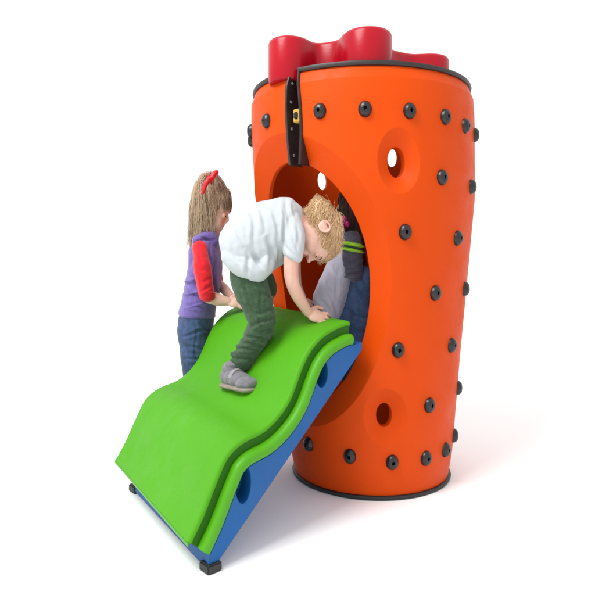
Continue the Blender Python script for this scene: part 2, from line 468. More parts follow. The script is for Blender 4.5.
def deck_hit(px, py, h=0.0):            # where a line of sight meets the slide's deck
    D = 1.4; prev = None
    while D < 3.2:
        p = P(px, py, D); q = p[:2]-A0
        det = RD[0]*WD[1]-RD[1]*WD[0]
        t = (q[0]*WD[1]-q[1]*WD[0])/det; w = (RD[0]*q[1]-RD[1]*q[0])/det
        if pr[0, 0] < t < pr[-1, 0] and 0 < w < SW:
            f = p[2]-np.interp(t, pr[:, 0], pr[:, 1])-h-CANT*w/SW
            if prev is not None and prev > 0 >= f: return D, t, w
            prev = f
        D += .002
    return None
for q in ((240, 388), (258, 390), (222, 381), (316, 322), (304, 308), (236, 308), (246, 308)): print('deck', q, deck_hit(*q))
print('top end', S3(*pr[-1], 0), S3(*pr[-1], SW), 'sl z', pr[:, 1].max())
#KIDS0#
# ---------------------------------------------------------------- people
def ico(sub):
    bm = bmesh.new(); bmesh.ops.create_icosphere(bm, subdivisions=sub, radius=1)
    v = np.array([x.co[:] for x in bm.verts]); f = np.array([[q.index for q in p.verts] for p in bm.faces]); bm.free(); return v, f
IV, IF = ico(2); IV3, IF3 = ico(3)
def raw_mesh(name, V, Fc):
    me = bpy.data.meshes.new(name)
    me.vertices.add(len(V)); me.vertices.foreach_set('co', np.ascontiguousarray(V, dtype=np.float32).ravel())
    k = Fc.shape[1]; me.loops.add(Fc.size); me.polygons.add(len(Fc))
    me.loops.foreach_set('vertex_index', np.ascontiguousarray(Fc, dtype=np.int32).ravel())
    me.polygons.foreach_set('loop_start', np.arange(0, Fc.size, k, dtype=np.int32))
    me.update(calc_edges=True); me.validate(); return me
class Blob:
    def __init__(s): s.V = []; s.F = []; s.n = 0
    def prim(s, M3, c, big=False):
        v, f = (IV3, IF3) if big else (IV, IF)
        s.V.append(v @ M3.T+c); s.F.append(f+s.n); s.n += len(v)
    def px(s, x, y, D, rx, ry=None, rd=None, tilt=0):     # ellipsoid, radii in pixels at its distance
        ry = rx if ry is None else ry; rd = rx if rd is None else rd
        k = D/F; a = math.radians(tilt); c, q = math.cos(a), math.sin(a)
        R = np.array([[c, 0, q], [0, 1, 0], [-q, 0, c]])   # positive tilt turns clockwise on screen
        s.prim(R @ np.diag([rx*k, rd*k, ry*k]), P(x, y, D), max(rx, ry, rd) > 10)
    def sw(s, st, dens=.22):
        st = [list(a)+[a[3]]*(6-len(a))+[0] if len(a) < 6 else list(a)+[0]*(7-len(a)) for a in st]
        st = [a[:7] for a in st]
        m = len(st)
        for i in range(m-1):
            a = [np.array(st[max(i-1, 0)], float), np.array(st[i], float), np.array(st[i+1], float), np.array(st[min(i+2, m-1)], float)]
            L = np.linalg.norm(P(*a[2][:3])-P(*a[1][:3]))*F/a[1][2]
            r = min(a[1][3:6].min(), a[2][3:6].min())
            n = max(2, int(L/(r*dens))+1)
            for k in range(n+(i == m-2)):
                t = k/n
                q = .5*((2*a[1])+(-a[0]+a[2])*t+(2*a[0]-5*a[1]+4*a[2]-a[3])*t*t+(-a[0]+3*a[1]-3*a[2]+a[3])*t**3)
                q[3:6] = np.maximum(q[3:6], .5)
                s.px(*q)
    def ball(s, c, r): s.prim(np.eye(3)*r, np.array(c))
    def cap(s, a, b, ra, rb, sx=None):
        a = np.array(a, float); b = np.array(b, float); n = max(2, int(np.linalg.norm(b-a)/(min(ra, rb)*.3))+1)
        for k in range(n+1):
            t = k/n; s.ball(a+(b-a)*t, ra+(rb-ra)*t)
    def build(s, name, m, parent, voxel=.004, smooth=5, disp=None, label=None, clip=None, creases=None):
        me = raw_mesh('w', np.concatenate(s.V), np.concatenate(s.F))
        o = bpy.data.objects.new('w', me); C.objects.link(o)
        md = o.modifiers.new('r', 'REMESH'); md.mode = 'VOXEL'; md.voxel_size = voxel
        if smooth:
            sm = o.modifiers.new('s', 'SMOOTH'); sm.factor = .5; sm.iterations = smooth
        r = evaluate(o); bpy.data.objects.remove(o)
        if disp or creases:
            n = len(r.vertices); co = np.empty(n*3, np.float32); r.vertices.foreach_get('co', co); co = co.reshape(-1, 3)
            nn = np.empty(n*3, np.float32); r.vertices.foreach_get('normal', nn); nn = nn.reshape(-1, 3)
            d = np.array([disp(Vector(map(float, p))) for p in co], np.float32) if disp else np.zeros(n, np.float32)
            if creases:                 # pulled folds: a furrow with a ridge on each side
                X = 297.5+co[:, 0]/co[:, 1]*F; Y = 257-(co[:, 2]-HC)/co[:, 1]*F
                for (x0, y0, x1, y1, wd, am) in creases:
                    L = math.hypot(x1-x0, y1-y0); ux, uy = (x1-x0)/L, (y1-y0)/L
                    a_ = (X-x0)*ux+(Y-y0)*uy; c_ = (X-x0)*-uy+(Y-y0)*ux
                    c_ = c_+1.3*np.sin(a_*.16+x0)            # never quite straight
                    tp_ = np.clip(a_/L, 0, 1); e_ = np.clip(1-np.maximum(0, np.maximum(-a_, a_-L))/(wd*1.5), 0, 1)
                    e_ = e_*(.35+.65*np.sin(np.pi*np.clip(tp_, .02, .98)))
                    q_ = c_/wd
                    d += am*.001*e_*(-1.5*np.exp(-q_*q_)+.9*np.exp(-(q_-2.1)**2/1.6)+.5*np.exp(-(q_+2.1)**2/1.6))
            co += nn*d[:, None]; r.vertices.foreach_set('co', co.ravel()); r.update()
            o = bpy.data.objects.new('w', r); C.objects.link(o); sm = o.modifiers.new('s', 'SMOOTH'); sm.factor = .5; sm.iterations = 2
            r = evaluate(o); bpy.data.objects.remove(o)
        if clip:
            bm = bmesh.new(); bm.from_mesh(r)
            for pc, pn in clip:
                bmesh.ops.bisect_plane(bm, geom=bm.verts[:]+bm.edges[:]+bm.faces[:], plane_co=pc, plane_no=pn, clear_outer=True)
            bm.to_mesh(r); bm.free()
        r.polygons.foreach_set('use_smooth', [True]*len(r.polygons))
        return link(name, r, m, parent, label)
def ridged(p): return 1-abs(noise.noise(p))*2
def folds(ax, fr, am, fine=.3, warp=.05, seed=0):
    # creases run across `ax`-weighted directions: high frequency along ax, low across it
    A = np.array(ax, float)
    def f(p):
        q = Vector((p.x*A[0], p.y*A[1], p.z*A[2]))*fr+Vector((seed, seed*.7, 0))
        w_ = .5*noise.noise(p*7+Vector((seed, 0, 3)))
        q += Vector((w_, w_, w_))*warp*fr
        return am*(ridged(q)*.8-.35)+am*fine*.5*noise.noise(p*55+Vector((seed, 1, 1)))
    return f
class Head:
    def __init__(s, c, Fd, U, size, kz):
        U = Vector(U).normalized(); Fd = Vector(Fd); Fd = (Fd-U*Fd.dot(U)).normalized(); R = Fd.cross(U)
        B = np.array([Fd[:], U[:], R[:]]).T            # columns f, u, r
        s.T = np.diag([1, 1, kz]) @ B*size; s.c = np.array(c); s.size = size; s.kz = kz
    def p(s, f, u, r): return s.c+s.T @ np.array([f, u, r], float)
    def e(s, b, f, u, r, rf, ru, rr, tilt=0):
        a = math.radians(tilt); c, q = math.cos(a), math.sin(a)
        R = np.array([[c, -q, 0], [q, c, 0], [0, 0, 1]])
        b.prim(s.T @ R @ np.diag([rf, ru, rr]), s.p(f, u, r), True)
    def ch(s, b, pts):
        for (a, b2) in zip(pts, pts[1:]):
            a = np.array(a); b2 = np.array(b2); n = max(2, int(np.linalg.norm((b2-a)[:3])/(.3*min(a[3], b2[3])))+1)
            for k in range(n+1):
                q = a+(b2-a)*k/n; s.e(b, q[0], q[1], q[2], q[3], q[3], q[3])
    def skull(s, b, ear=0.0):
        s.e(b, -.05, .10, 0, .46, .40, .37); s.e(b, .08, -.10, 0, .33, .36, .30)
        s.e(b, .16, .12, 0, .27, .27, .30)
        s.e(b, .23, -.36, 0, .13, .10, .13); s.e(b, .08, -.30, 0, .22, .13, .23)
        for r in (-1, 1):
            s.e(b, .23, -.17, .15*r, .15, .14, .12)
            s.e(b, .375, -.005, .14*r, .045, .05, .065)
            # ear: bowl and rim
            s.e(b, -.02, -.05, (.365+ear*.75)*r, .068, .11, .022+abs(ear)*.55, -12)
            s.ch(b, [(-.02+.085*math.cos(a), -.04+.125*math.sin(a), (.385+ear+.02*math.cos(a-2))*r, .020) for a in [x*.5-.9 for x in range(10)]])
            s.e(b, .0, -.14, (.365+ear)*r, .035, .04, .025)
        s.e(b, .375, .09, 0, .05, .05, .20)
        s.ch(b, [(.40, .03, 0, .035), (.45, -.09, 0, .048)]); s.e(b, .475, -.11, 0, .045, .042, .048)
        for r in (-1, 1): s.e(b, .43, -.125, .045*r, .035, .028, .028)
        s.e(b, .395, -.215, 0, .05, .025, .09); s.e(b, .385, -.275, 0, .045, .028, .075); s.e(b, .36, -.24, 0, .05, .06, .10)
    def face(s, parent, closed=False):
        for r in (-1, 1):
            b = Blob(); s.e(b, .395, -.005, .14*r, .030, .022 if not closed else .010, .048)
            b.build('eye', M['eye'] if not closed else M['lash'], parent, .0015, 2)
            b = Blob(); s.ch(b, [(.418, .10, .06*r, .010), (.418, .118, .12*r, .011), (.392, .105, .185*r, .007)])
            b.build('eyebrow', M['lash'], parent, .0016, 2)
            b = Blob(); s.ch(b, [(.422, -.015, .09*r, .006), (.428, -.018, .14*r, .0075), (.408, -.02, .185*r, .006)])
            b.build('eyelashes', M['lash'], parent, .0014, 2)
        b = Blob(); s.e(b, .425, -.225, 0, .028, .016, .07); s.e(b, .415, -.268, 0, .03, .018, .06)
        b.build('lips', M['lip'], parent, .0016, 3)
def hand(b, wrist, d, side, up, L=.105, curl=.35, spread=.32, thumb=1):
    # palm, four unequal fingers with two bends and a thumb off the side
    d = Vector(d).normalized(); up = Vector(up); up = (up-d*up.dot(d)).normalized(); sd = d.cross(up)
    if sd.dot(Vector(side)) < 0: sd = -sd
    w = Vector(wrist); k = L/.105
    B = np.array([d[:], sd[:], up[:]]).T
    b.prim(B @ np.diag([.030*k, .024*k, .0115*k]), np.array(w+d*.027*k), True)
    b.prim(B @ np.diag([.014*k, .022*k, .010*k]), np.array(w+d*.044*k), True)
    for i, (o, ln) in enumerate(((.0175, .036), (.006, .042), (-.006, .039), (-.017, .030))):
        a = spread*(1.2-i*.8)*.6
        q = w+d*.046*k+sd*o*k; dd = (d*math.cos(a)+sd*math.sin(a)).normalized(); pr_ = q; c = 0
        for j, fr in enumerate((.42, .32, .26)):
            c += curl*(.25, 1, .9)[j]
            v = dd*math.cos(c)-up*math.sin(c)
            if j == 0: v = dd*math.cos(.25*curl)+up*.12
            nx = pr_+v*ln*fr*k
            b.cap(pr_, nx, (.0068-.0006*j)*k, (.0062-.0006*j)*k); pr_ = nx
    t0 = w+d*.012*k+sd*.018*k; t1 = t0+(d*.6+sd*.8-up*.15).normalized()*.020*k; t2 = t1+(d*.95+sd*.35-up*.2).normalized()*.020*k
    b.cap(t0, t1, .0085*k, .0072*k); b.cap(t1, t2, .0070*k, .0058*k)

def strands(name, m, parent, paths, r0=.0011):
    # each strand a thin three-sided tapering tube; all of one head's hair is one mesh with a per-strand tone
    V = []; Fc = []; T = []; n = 0
    for pth in paths:
        p = np.array(pth[0]); tone = pth[1]; k = len(p)
        if k < 3: continue
        tg_ = np.gradient(p, axis=0); tg_ /= np.linalg.norm(tg_, axis=1)[:, None]+1e-9
        ref = np.array([.31, -.9, .3]); s1 = np.cross(tg_, ref); s1 /= np.linalg.norm(s1, axis=1)[:, None]+1e-9; s2 = np.cross(tg_, s1)
        rad = r0*np.linspace(1, .25, k)**.7
        for j in range(3):
            a = j*2*math.pi/3; V.append(p+(s1*math.cos(a)+s2*math.sin(a))*rad[:, None])
        for j in range(3):
            a0 = n+j*k; b0 = n+((j+1) % 3)*k
            i = np.arange(k-1); Fc.append(np.stack([a0+i, a0+i+1, b0+i+1, b0+i], 1))
        T.append(np.full(3*k, tone, np.float32)); n += 3*k
    me = raw_mesh(name, np.concatenate(V), np.concatenate(Fc))
    at = me.attributes.new('tone', 'FLOAT', 'POINT'); at.data.foreach_set('value', np.concatenate(T)[:len(me.vertices)])
    me.polygons.foreach_set('use_smooth', [True]*len(me.polygons))
    return link(name, me, m, parent)
CR = np.array([.46, .40, .37]); CC = np.array([-.05, .10, 0])
def scalp(n, keep):
    out = []
    while len(out) < n:
        d = rng.normal(size=3); d /= np.linalg.norm(d)
        p = CC+d*CR*1.01
        if keep(p): out.append(p)
    return out
def grow(h, p, flow, length, steps, lift, wob, grav, clump=None, curl=0.0):
    Ti = np.linalg.inv(h.T); g = Ti @ np.array([0, 0, -1.0]); g /= np.linalg.norm(g)
    pts = [p.copy()]; st = length/steps; ph = rng.uniform(0, 6.28); q = p.copy(); s_ = rng.normal(size=3)*wob
    for i in range(steps):
        d = np.array(flow(q, i/steps), float); d /= np.linalg.norm(d)+1e-9
        cl = noise.noise_vector(Vector(q*4.2)+Vector((5, 2, 0)))
        d = d+g*grav*(.4+i/steps)+s_+np.array(cl)*(clump or wob*1.4)
        if curl: d = d+np.array(noise.noise_vector(Vector(p*3.0)+Vector((i*.42+9, 2, 4))))*curl
        d /= np.linalg.norm(d)
        q = q+d*st
        e = (q-CC)/(CR*(1+lift*(.35+min(1, (i+1)/3)*.65))); L = np.linalg.norm(e)
        if L < 1: q = CC+(q-CC)/L
        pts.append(q.copy())
    return [h.p(*x) for x in pts]

# ---- the boy on the slide
boy = empty('person', P(240, 388, 2.22), 'toddler in a white t-shirt and green trousers crawling up the green slide', 'person')
H = Head(P(316.5, 233, 2.25), (-.10, -.20, -1), (.86, .36, -.22), .172, 1.38)
b = Blob(); H.skull(b, .07)
b.sw([(304, 228, 2.25, 8, 13, 12), (296, 222, 2.24, 9, 14, 14)])
b.sw([(292, 226, 2.24, 9, 20, 26), (270, 237, 2.23, 11, 28, 26), (248, 246, 2.22, 12, 24, 22)])
# near arm
b.sw([(293, 228, 2.16, 8, 9, 8), (292, 250, 2.135, 8, 7, 7.5), (291, 268, 2.13, 7.8, 6, 7.4), (292.5, 283, 2.14, 7.2, 6, 7), (298, 296, 2.165, 6.6, 6.4, 6.4), (304.5, 307, 2.19, 5.4, 5.4, 5.4), (308, 312, 2.20, 4.8, 5, 5.0)])
hand(b, P(307.5, 312, 2.203), (.90, .10, -.42), (0, 1, 1), (0.1, -.75, .62), .125, .5, .55)
# far arm
b.sw([(292, 228, 2.32, 8, 9, 8), (294, 262, 2.40, 7, 7, 7), (296, 284, 2.46, 6, 6, 6), (302, 298, 2.50, 4.5, 4.5, 4.5)])
hand(b, P(301.5, 298, 2.50), (.8, .35, -.45), (0, -1, 0), (0.2, -.1, 1), .110, .5, .35)
# legs inside the trousers
b.sw([(245, 262, 2.17, 13), (256, 300, 2.17, 11), (260, 322, 2.19, 10), (246, 352, 2.25, 8), (239, 370, 2.27, 6.5)])
b.sw([(247, 262, 2.30, 13), (266, 291, 2.42, 10), (256, 294, 2.52, 8), (248, 298, 2.58, 6)])
boyb = b.build('body', M['skin_pale'], boy, .0026, 4)
H.face(boy, True)
# t-shirt
b = Blob()
b.sw([(230, 247, 2.21, 9, 18, 27, -18), (240, 247, 2.21, 12, 31, 35, -12), (256, 242, 2.22, 14, 38, 36, -5), (272, 235, 2.23, 14, 36, 35), (284, 229, 2.24, 11, 32, 33), (291, 223, 2.245, 7.5, 25, 28)])
b.sw([(291, 221, 2.24, 8, 22, 24), (299, 219, 2.245, 5, 14, 13)])
b.sw([(289, 222, 2.20, 11, 16, 12), (293, 234, 2.15, 11.5, 14, 12), (293.5, 247, 2.135, 10.8, 8, 11, 25), (292.5, 256, 2.13, 10.3, 5, 10.5, 30)])
b.sw([(290, 222, 2.29, 11, 16, 12), (293, 236, 2.34, 11.5, 14, 12), (294, 256, 2.38, 10.5, 6, 10.5)])
b.sw([(231, 255, 2.15, 9, 11, 14, 35), (240, 262, 2.135, 10, 13, 15, 25), (250, 269, 2.13, 10, 12, 15, 15), (258, 271, 2.135, 8, 11.5, 15), (268, 263, 2.15, 7, 12, 15)])
b.build('t_shirt', M['shirt'], boy, .003, 6, folds((1.0, .5, .14), 15, .004, .3, .03, 3), creases=[
    (251, 211, 256, 250, 2.0, 4.2), (269, 238, 271, 270, 2.2, 7), (246, 248, 264, 267, 2.4, 6), (246, 252, 249, 276, 1.8, 4.5), (275, 212, 278, 246, 1.8, 3.6),
    (283, 209, 285, 246, 1.6, 5), (287, 200, 288, 236, 2.0, 4.5), (262, 205, 264, 232, 1.8, 3), (236, 222, 243, 246, 2, 3.5), (228, 238, 240, 262, 1.8, 3.5),
    (278, 244, 280, 264, 1.6, 4.5), (240, 262, 256, 279, 1.5, 3.5), (290, 238, 298, 250, 1.5, 2.5), (287, 246, 296, 258, 1.4, 3), (296, 226, 299, 246, 1.5, 3),
    (292, 203, 296, 216, 1.5, 3)])
# trousers
b = Blob()
b.sw([(241, 258, 2.22, 11, 13, 22), (246, 264, 2.22, 16, 14, 24), (250, 270, 2.21, 16, 13, 22)])
b.sw([(245, 266, 2.18, 16, 14, 14), (250, 286, 2.165, 18, 18, 17), (257.5, 305, 2.165, 15.8), (261.5, 322, 2.17, 14.0), (255, 339, 2.21, 12.4), (246.5, 353, 2.24, 11.6), (242, 364, 2.26, 12.4, 5, 11.5, 15)])
b.sw([(249, 264, 2.29, 16), (260, 280, 2.36, 14), (265, 290, 2.43, 11.5), (257, 293, 2.52, 11), (251, 296, 2.57, 10)])
for (x, y, r) in ((259, 316, 15.8), (259, 333, 14.6), (247, 350, 13.0), (251, 344, 13.2), (242, 358, 13.2)):
    b.px(x, y, 2.20+(y-318)*.0013, r-.9, 3.6, (r-.9)*.95, 22)
b.build('trousers', M['green_cloth'], boy, .0034, 4, folds((.3, .25, 1), 20, .004, .4, .04, 8), creases=[
    (251, 326, 274, 318, 1.6, 5.5), (255, 313, 273, 308, 1.6, 4), (244, 335, 266, 340, 1.7, 5), (232, 349, 256, 350, 1.6, 5), (238, 343, 262, 345, 1.4, 3.5),
    (230, 356, 254, 360, 1.5, 4.5), (240, 278, 254, 305, 1.6, 3.2), (258, 284, 262, 312, 1.4, 2.5), (256, 330, 275, 330, 1.5, 4), (235, 285, 246, 290, 1.4, 3), (262, 292, 274, 298, 1.5, 3)])
def shoe(parent, heel, toe, up, scale=1.0, m='suede'):
    h = Vector(heel); t = Vector(toe); d = (t-h).normalized(); u = Vector(up); u = (u-d*u.dot(d)).normalized(); sd = d.cross(u)
    L = (t-h).length; B = np.array([d[:], sd[:], u[:]]).T
    e = parent
    def el(b, f, s_, v, rf, rs, rv): b.prim(B @ np.diag([rf*L, rs*L, rv*L]), np.array(h+d*f*L+sd*s_*L+u*v*L), True)
    b = Blob(); el(b, .2, 0, .20, .20, .185, .17); el(b, .36, 0, .19, .24, .19, .17); el(b, .55, 0, .16, .24, .20, .14); el(b, .78, .01, .13, .20, .20, .12)
    el(b, .24, 0, .34, .18, .165, .14); el(b, .30, 0, .42, .15, .15, .07)
    up_ = b.build('shoe', M[m], e, .0028, 3, folds((1, 1, 1), 30, .0010, .5))
    b = Blob()
    for f, w_ in ((.18, .19), (.30, .20), (.42, .195), (.55, .20), (.68, .215), (.80, .205)): el(b, f, 0, .035, .19, w_, .068)
    b.build('sole', M['sole'], up_, .0026, 3)
    b = Blob()
    for f, v, x in ((.44, .335, 0),):
        for a in np.linspace(-1.25, 1.25, 17): el(b, f+.02*math.sin(a), math.sin(a)*.175, .15+math.cos(a)*.195, .062, .020, .020)
    b.build('strap', M['strap'], up_, .0022, 3)
    return up_
def up_deck(px_, py_):
    D, t, w_ = deck_hit(px_, py_); i = int(np.argmin(abs(pr[:, 0]-t))); n = nr[i]
    return Vector(S3(t, np.interp(t, pr[:, 0], pr[:, 1]), w_)), Vector((RD[0]*n[0], RD[1]*n[0], n[1]))
ph, nh = up_deck(225, 385); pt, n2 = up_deck(255, 391)
mid = (ph+pt)/2; dd = (pt-ph).normalized()
shoe(boy, mid-dd*.108-Vector((0, 0, .006)), mid+dd*.100-Vector((0, 0, .006)), (.05, 0, 1))
shoe(boy, P(240, 306, 2.64), P(257, 303, 2.56), (0, 0, 1))
# hair
def keep_boy(p):
    f, u, r = p-CC
    if f > .22 and u < .16: return False
    if f > -.02 and u < -.02 and abs(r) > .1: return False
    if f > -.12 and u < -.10: return False
    if u < -.30: return False
    return True
wh = np.array([-.38, .32, .05])
def flow_boy(q, t):
    d = q-CC; v = q-wh; n = d/(CR**2); n /= np.linalg.norm(n)
    v = v/(np.linalg.norm(v)+.05)+np.array([.45, -.25, 0]); v = v-n*v.dot(n)
    return v+n*.04
paths = []
for p in scalp(13000, keep_boy):
    L = rng.uniform(.20, .36)*(.55 if (p-CC)[0] > .08 else 1); paths.append((grow(H, p, flow_boy, L, 10, .06*rng.uniform(.2, 1.3), .24*rng.uniform(.4, 1.1), .08, .5, 2.0), float(np.clip(rng.normal(.55+.25*noise.noise(Vector(p*5)), .26), 0, 1))))
hr = strands('hair', M['hair_blond'], boy, paths, .0008)
b = Blob(); H.e(b, -.07, .12, 0, .475, .405, .385)
Fv = H.T @ np.array([1, 0, 0]); Uv = H.T @ np.array([0, 1, 0]); Fv /= np.linalg.norm(Fv); Uv /= np.linalg.norm(Uv)
nv = Vector(Fv*.62-Uv*.80)
b.build('hair_roots', M['scalp_blond'], hr, .004, 2, folds((1, 1, 1), 18, .003, .5), clip=[(Vector(H.p(.13, -.07, 0)), nv)])

# ---- the girl behind the slide
girl = empty('person', P(196, 458, 2.72), 'girl in purple vest and red sleeves with red hair bow standing beside the slide', 'person')
G = Head(P(212, 208.5, 2.72), (.94, -.10, -.36), (.36, .0, .93), .182, 1.40)
b = Blob(); G.skull(b, -.06)
b.sw([(208, 226, 2.72, 8, 10, 9), (206, 244, 2.72, 9, 10, 11)])
b.sw([(205, 248, 2.72, 11, 9, 22), (204, 270, 2.72, 13, 14, 21), (200, 300, 2.72, 12, 12, 18), (197, 320, 2.72, 11, 10, 16)])
b.sw([(200, 248, 2.62, 7), (203, 272, 2.60, 7), (206, 294, 2.60, 6.5, 6.5, 6.5), (216, 299, 2.61, 5.4, 6.8, 5.8), (223, 300.5, 2.612, 4.4, 5.4, 4.8), (228.5, 301.5, 2.615, 3.8, 4.2, 4.4)])
hand(b, P(227.5, 301.5, 2.612), (1, .1, -.12), (0, 1, .2), (0, -.8, .6), .118, .5, .45)
b.sw([(206, 248, 2.83, 7), (212, 270, 2.85, 7), (215, 281, 2.84, 6), (224, 289, 2.76, 5.2), (231, 297, 2.69, 4.2)])
hand(b, P(230.5, 296.5, 2.69), (.85, .1, -.25), (0, -1, 0), (0, -.1, 1), .105, .4, .4)
for dx_, D_ in ((-1, 2.66), (3, 2.78)): b.sw([(196+dx_, 330, D_, 9), (196+dx_, 385, D_, 6.5), (196+dx_, 448, D_, 5)])
b.build('body', M['skin'], girl, .0028, 4)
G.face(girl)
b = Blob()
b.sw([(208, 235, 2.72, 9, 5, 11), (206, 242, 2.72, 12, 6, 17), (205, 250, 2.72, 15, 9, 25), (205.5, 266, 2.72, 16.5, 14, 26), (203, 284, 2.72, 17.5, 14, 26), (199.5, 302, 2.72, 18, 12, 27), (197, 314, 2.72, 18.5, 7, 27, 6)])
b.sw([(199, 240, 2.69, 7, 5, 14, -20), (208, 236, 2.69, 9.5, 5, 13, -10), (215, 242, 2.69, 6, 6, 10, 20)])   # collar
for y in (278, 291, 304): b.px(202-(y-278)*.15, y, 2.70, 17.8, 2.4, 25, -12)
b.build('vest', M['vest'], girl, .0036, 5, folds((.5, .4, .5), 12, .004, .3, .04, 15), creases=[
    (183, 292, 202, 297, 1.6, 4), (181, 304, 206, 309, 1.7, 4), (208, 300, 219, 306, 1.5, 3.5), (213, 246, 217, 314, 1.2, 4), (190, 270, 198, 284, 1.6, 3), (209, 268, 216, 290, 1.5, 3),
    (193, 240, 190, 268, 1.2, 4), (211, 244, 212, 276, 1.2, 4), (198, 236, 214, 240, 1.2, 3.5)])
for D_, pts in ((2.60, [(200, 249, 2.625, 8, 9, 9), (201.5, 262, 2.59, 8.6, 10, 9), (204, 278, 2.58, 8.6, 10, 9), (206, 291, 2.585, 8.4, 8, 9), (207.5, 297, 2.59, 8.2, 5, 8.6)]),
                (2.83, [(206, 249, 2.80, 9), (212, 268, 2.85, 9), (216, 281, 2.84, 7.5)])):
    b = Blob(); b.sw(pts)
    if D_ < 2.7:
        for (x, y) in ((203, 272), (206, 284), (207.5, 291)): b.px(x, y, 2.585, 8.7, 2, 9.1, 18)
    b.build('sleeve', M['sleeve'], girl, .003, 4, folds((.25, .25, 1), 18, .003, .3, .04, 21), creases=[
    (194, 268, 206, 273, 1.4, 2.2), (199, 282, 211, 278, 1.4, 1.8), (200, 291, 213, 286, 1.2, 2.4), (198, 252, 204, 264, 1.3, 2)] if D_ < 2.7 else None)
b = Blob()
b.sw([(196.5, 318, 2.72, 17.5, 8, 26), (196, 330, 2.72, 17.5, 10, 26)])
b.sw([(193, 330, 2.67, 15.5, 12, 16), (194, 352, 2.66, 14, 12, 14), (196, 385, 2.66, 11.5), (196, 425, 2.66, 10.5), (196, 450, 2.66, 11, 6, 11)])
b.sw([(199, 330, 2.78, 14, 12, 15), (201, 352, 2.79, 12, 12, 13), (201, 385, 2.79, 11), (201, 425, 2.79, 10.5), (201, 446, 2.79, 10.5, 6, 10.5)])
b.build('jeans', M['jeans'], girl, .0036, 4, folds((.4, .3, .8), 16, .004, .4, .04, 31), creases=[
    (180, 336, 206, 331, 1.5, 4), (182, 347, 207, 350, 1.5, 4), (184, 360, 204, 357, 1.4, 4), (195, 322, 197, 372, 1.0, 2.5), (177, 325, 190, 331, 1.2, 3), (200, 322, 209, 334, 1.2, 3)])
for x_, D_ in ((192, 2.66), (198, 2.79)):
    z0_ = P(x_, 0, D_); shoe(girl, (z0_[0], D_, .006), (z0_[0]+.16, D_+.02, .006), (0, 0, 1))
# her hair: swept up to the ribbon, the rest hanging to the shoulders
K = np.array([-.22, .50, .06])
def keep_top(p):
    f, u, r = p-CC
    return u > -.02 and not (f > .30 and u < .14)
def keep_low(p):
    f, u, r = p-CC
    return f < -.06 and -.30 < u < .16
def flow_top(q, t):
    v = K-q; n = (q-CC)/(CR**2); n /= np.linalg.norm(n); v = v-n*v.dot(n)*.9; return v
Ti = np.linalg.inv(G.T); gl = Ti @ np.array([0, 0, -1.]); gl /= np.linalg.norm(gl)
def flow_low(q, t): return gl+np.array([-.12, 0, 0])
paths = []
for p in scalp(4500, keep_top):
    L = np.linalg.norm(K-p)*1.25; paths.append((grow(G, p, flow_top, L, 8, .07*rng.uniform(.5, 1.3), .07, 0.), float(np.clip(rng.normal(.45+.45*noise.noise(Vector(p*8)), .25), 0, 1))))
for p in scalp(4500, keep_low):
    L = rng.uniform(.50, .78); paths.append((grow(G, p, flow_low, L, 12, .06*rng.uniform(.3, 1.6), .10, .5, .30, .55), float(np.clip(rng.normal(.5+.5*noise.noise(Vector(p*7)), .22), 0, 1))))
for i in range(2600):        # the tail from the ribbon, falling down the back
    p = K+rng.normal(size=3)*np.array([.05, .03, .06]); L = rng.uniform(.70, 1.05)
    def flow_t(q, t, a=rng.normal()*.12, c=rng.normal()*.16): return gl*(.35+1.2*t)+np.array([-.55*(1-t)**2, .05*(1-t), 0])+np.array([a, 0, c+.12])
    paths.append((grow(G, p, flow_t, L, 12, .09*rng.uniform(.3, 1.6), .08, .3, .35, .6), float(np.clip(rng.normal(.62, .25), 0, 1))))
for i in range(1300):         # fringe
    p = CC+np.array([.30, .30, rng.uniform(-.3, .3)]); p = CC+(p-CC)/np.linalg.norm((p-CC)/CR)*1.02
    L = rng.uniform(.16, .34)
    paths.append((grow(G, p+rng.normal(size=3)*.03, lambda q, t: np.array([.55-.6*t, -.8, .1]), L, 7, .09*rng.uniform(.4, 1.4), .10, .2), float(np.clip(rng.normal(.35, .22), 0, 1))))
for i in range(420):         # locks in front of the ear
    p = CC+np.array([rng.uniform(-.06, .12), rng.uniform(.0, .2), .3]); p = CC+(p-CC)/np.linalg.norm((p-CC)/CR)*1.02
    paths.append((grow(G, p, lambda q, t: gl+np.array([-.1, 0, 0]), rng.uniform(.3, .6), 8, .08, .10, .2), float(np.clip(rng.normal(.5, .22), 0, 1))))
hr = strands('hair', M['hair_light'], girl, paths, .0009)
b = Blob(); G.e(b, -.07, .12, 0, .475, .405, .385)
Fv = G.T @ np.array([1, 0, 0]); Uv = G.T @ np.array([0, 1, 0]); Fv /= np.linalg.norm(Fv); Uv /= np.linalg.norm(Uv)
b.build('hair_roots', M['scalp_light'], hr, .004, 2, clip=[(Vector(G.p(.16, -.02, 0)), Vector(Fv*.72-Uv*.69))])
b = Blob()
kx, ky = 210, 180
b.px(kx, ky, 2.62, 3.0, 3.6, 4)
b.sw([(kx-1, ky, 2.62, 1.8, 2.2, 2), (207, 182, 2.60, 2.6, 4.4, 2.8, 28), (204.5, 187, 2.60, 2.3, 4.5, 2.4, 24), (203, 192, 2.60, 1.8, 3, 1.8, 18)])
b.sw([(kx+1, ky, 2.62, 1.8, 2.2, 2), (213.5, 175.5, 2.63, 3.0, 4.4, 3, 25), (216, 173, 2.64, 2.6, 3.4, 2.6, 25)])
b.sw([(kx, ky, 2.66, 1.8, 2.2, 2), (207, 175.5, 2.72, 1.8, 2.5, 4), (204, 178, 2.78, 1.5, 3, 4)])
b.build('hair_bow', M['ribbon'], hr, .0022, 2)

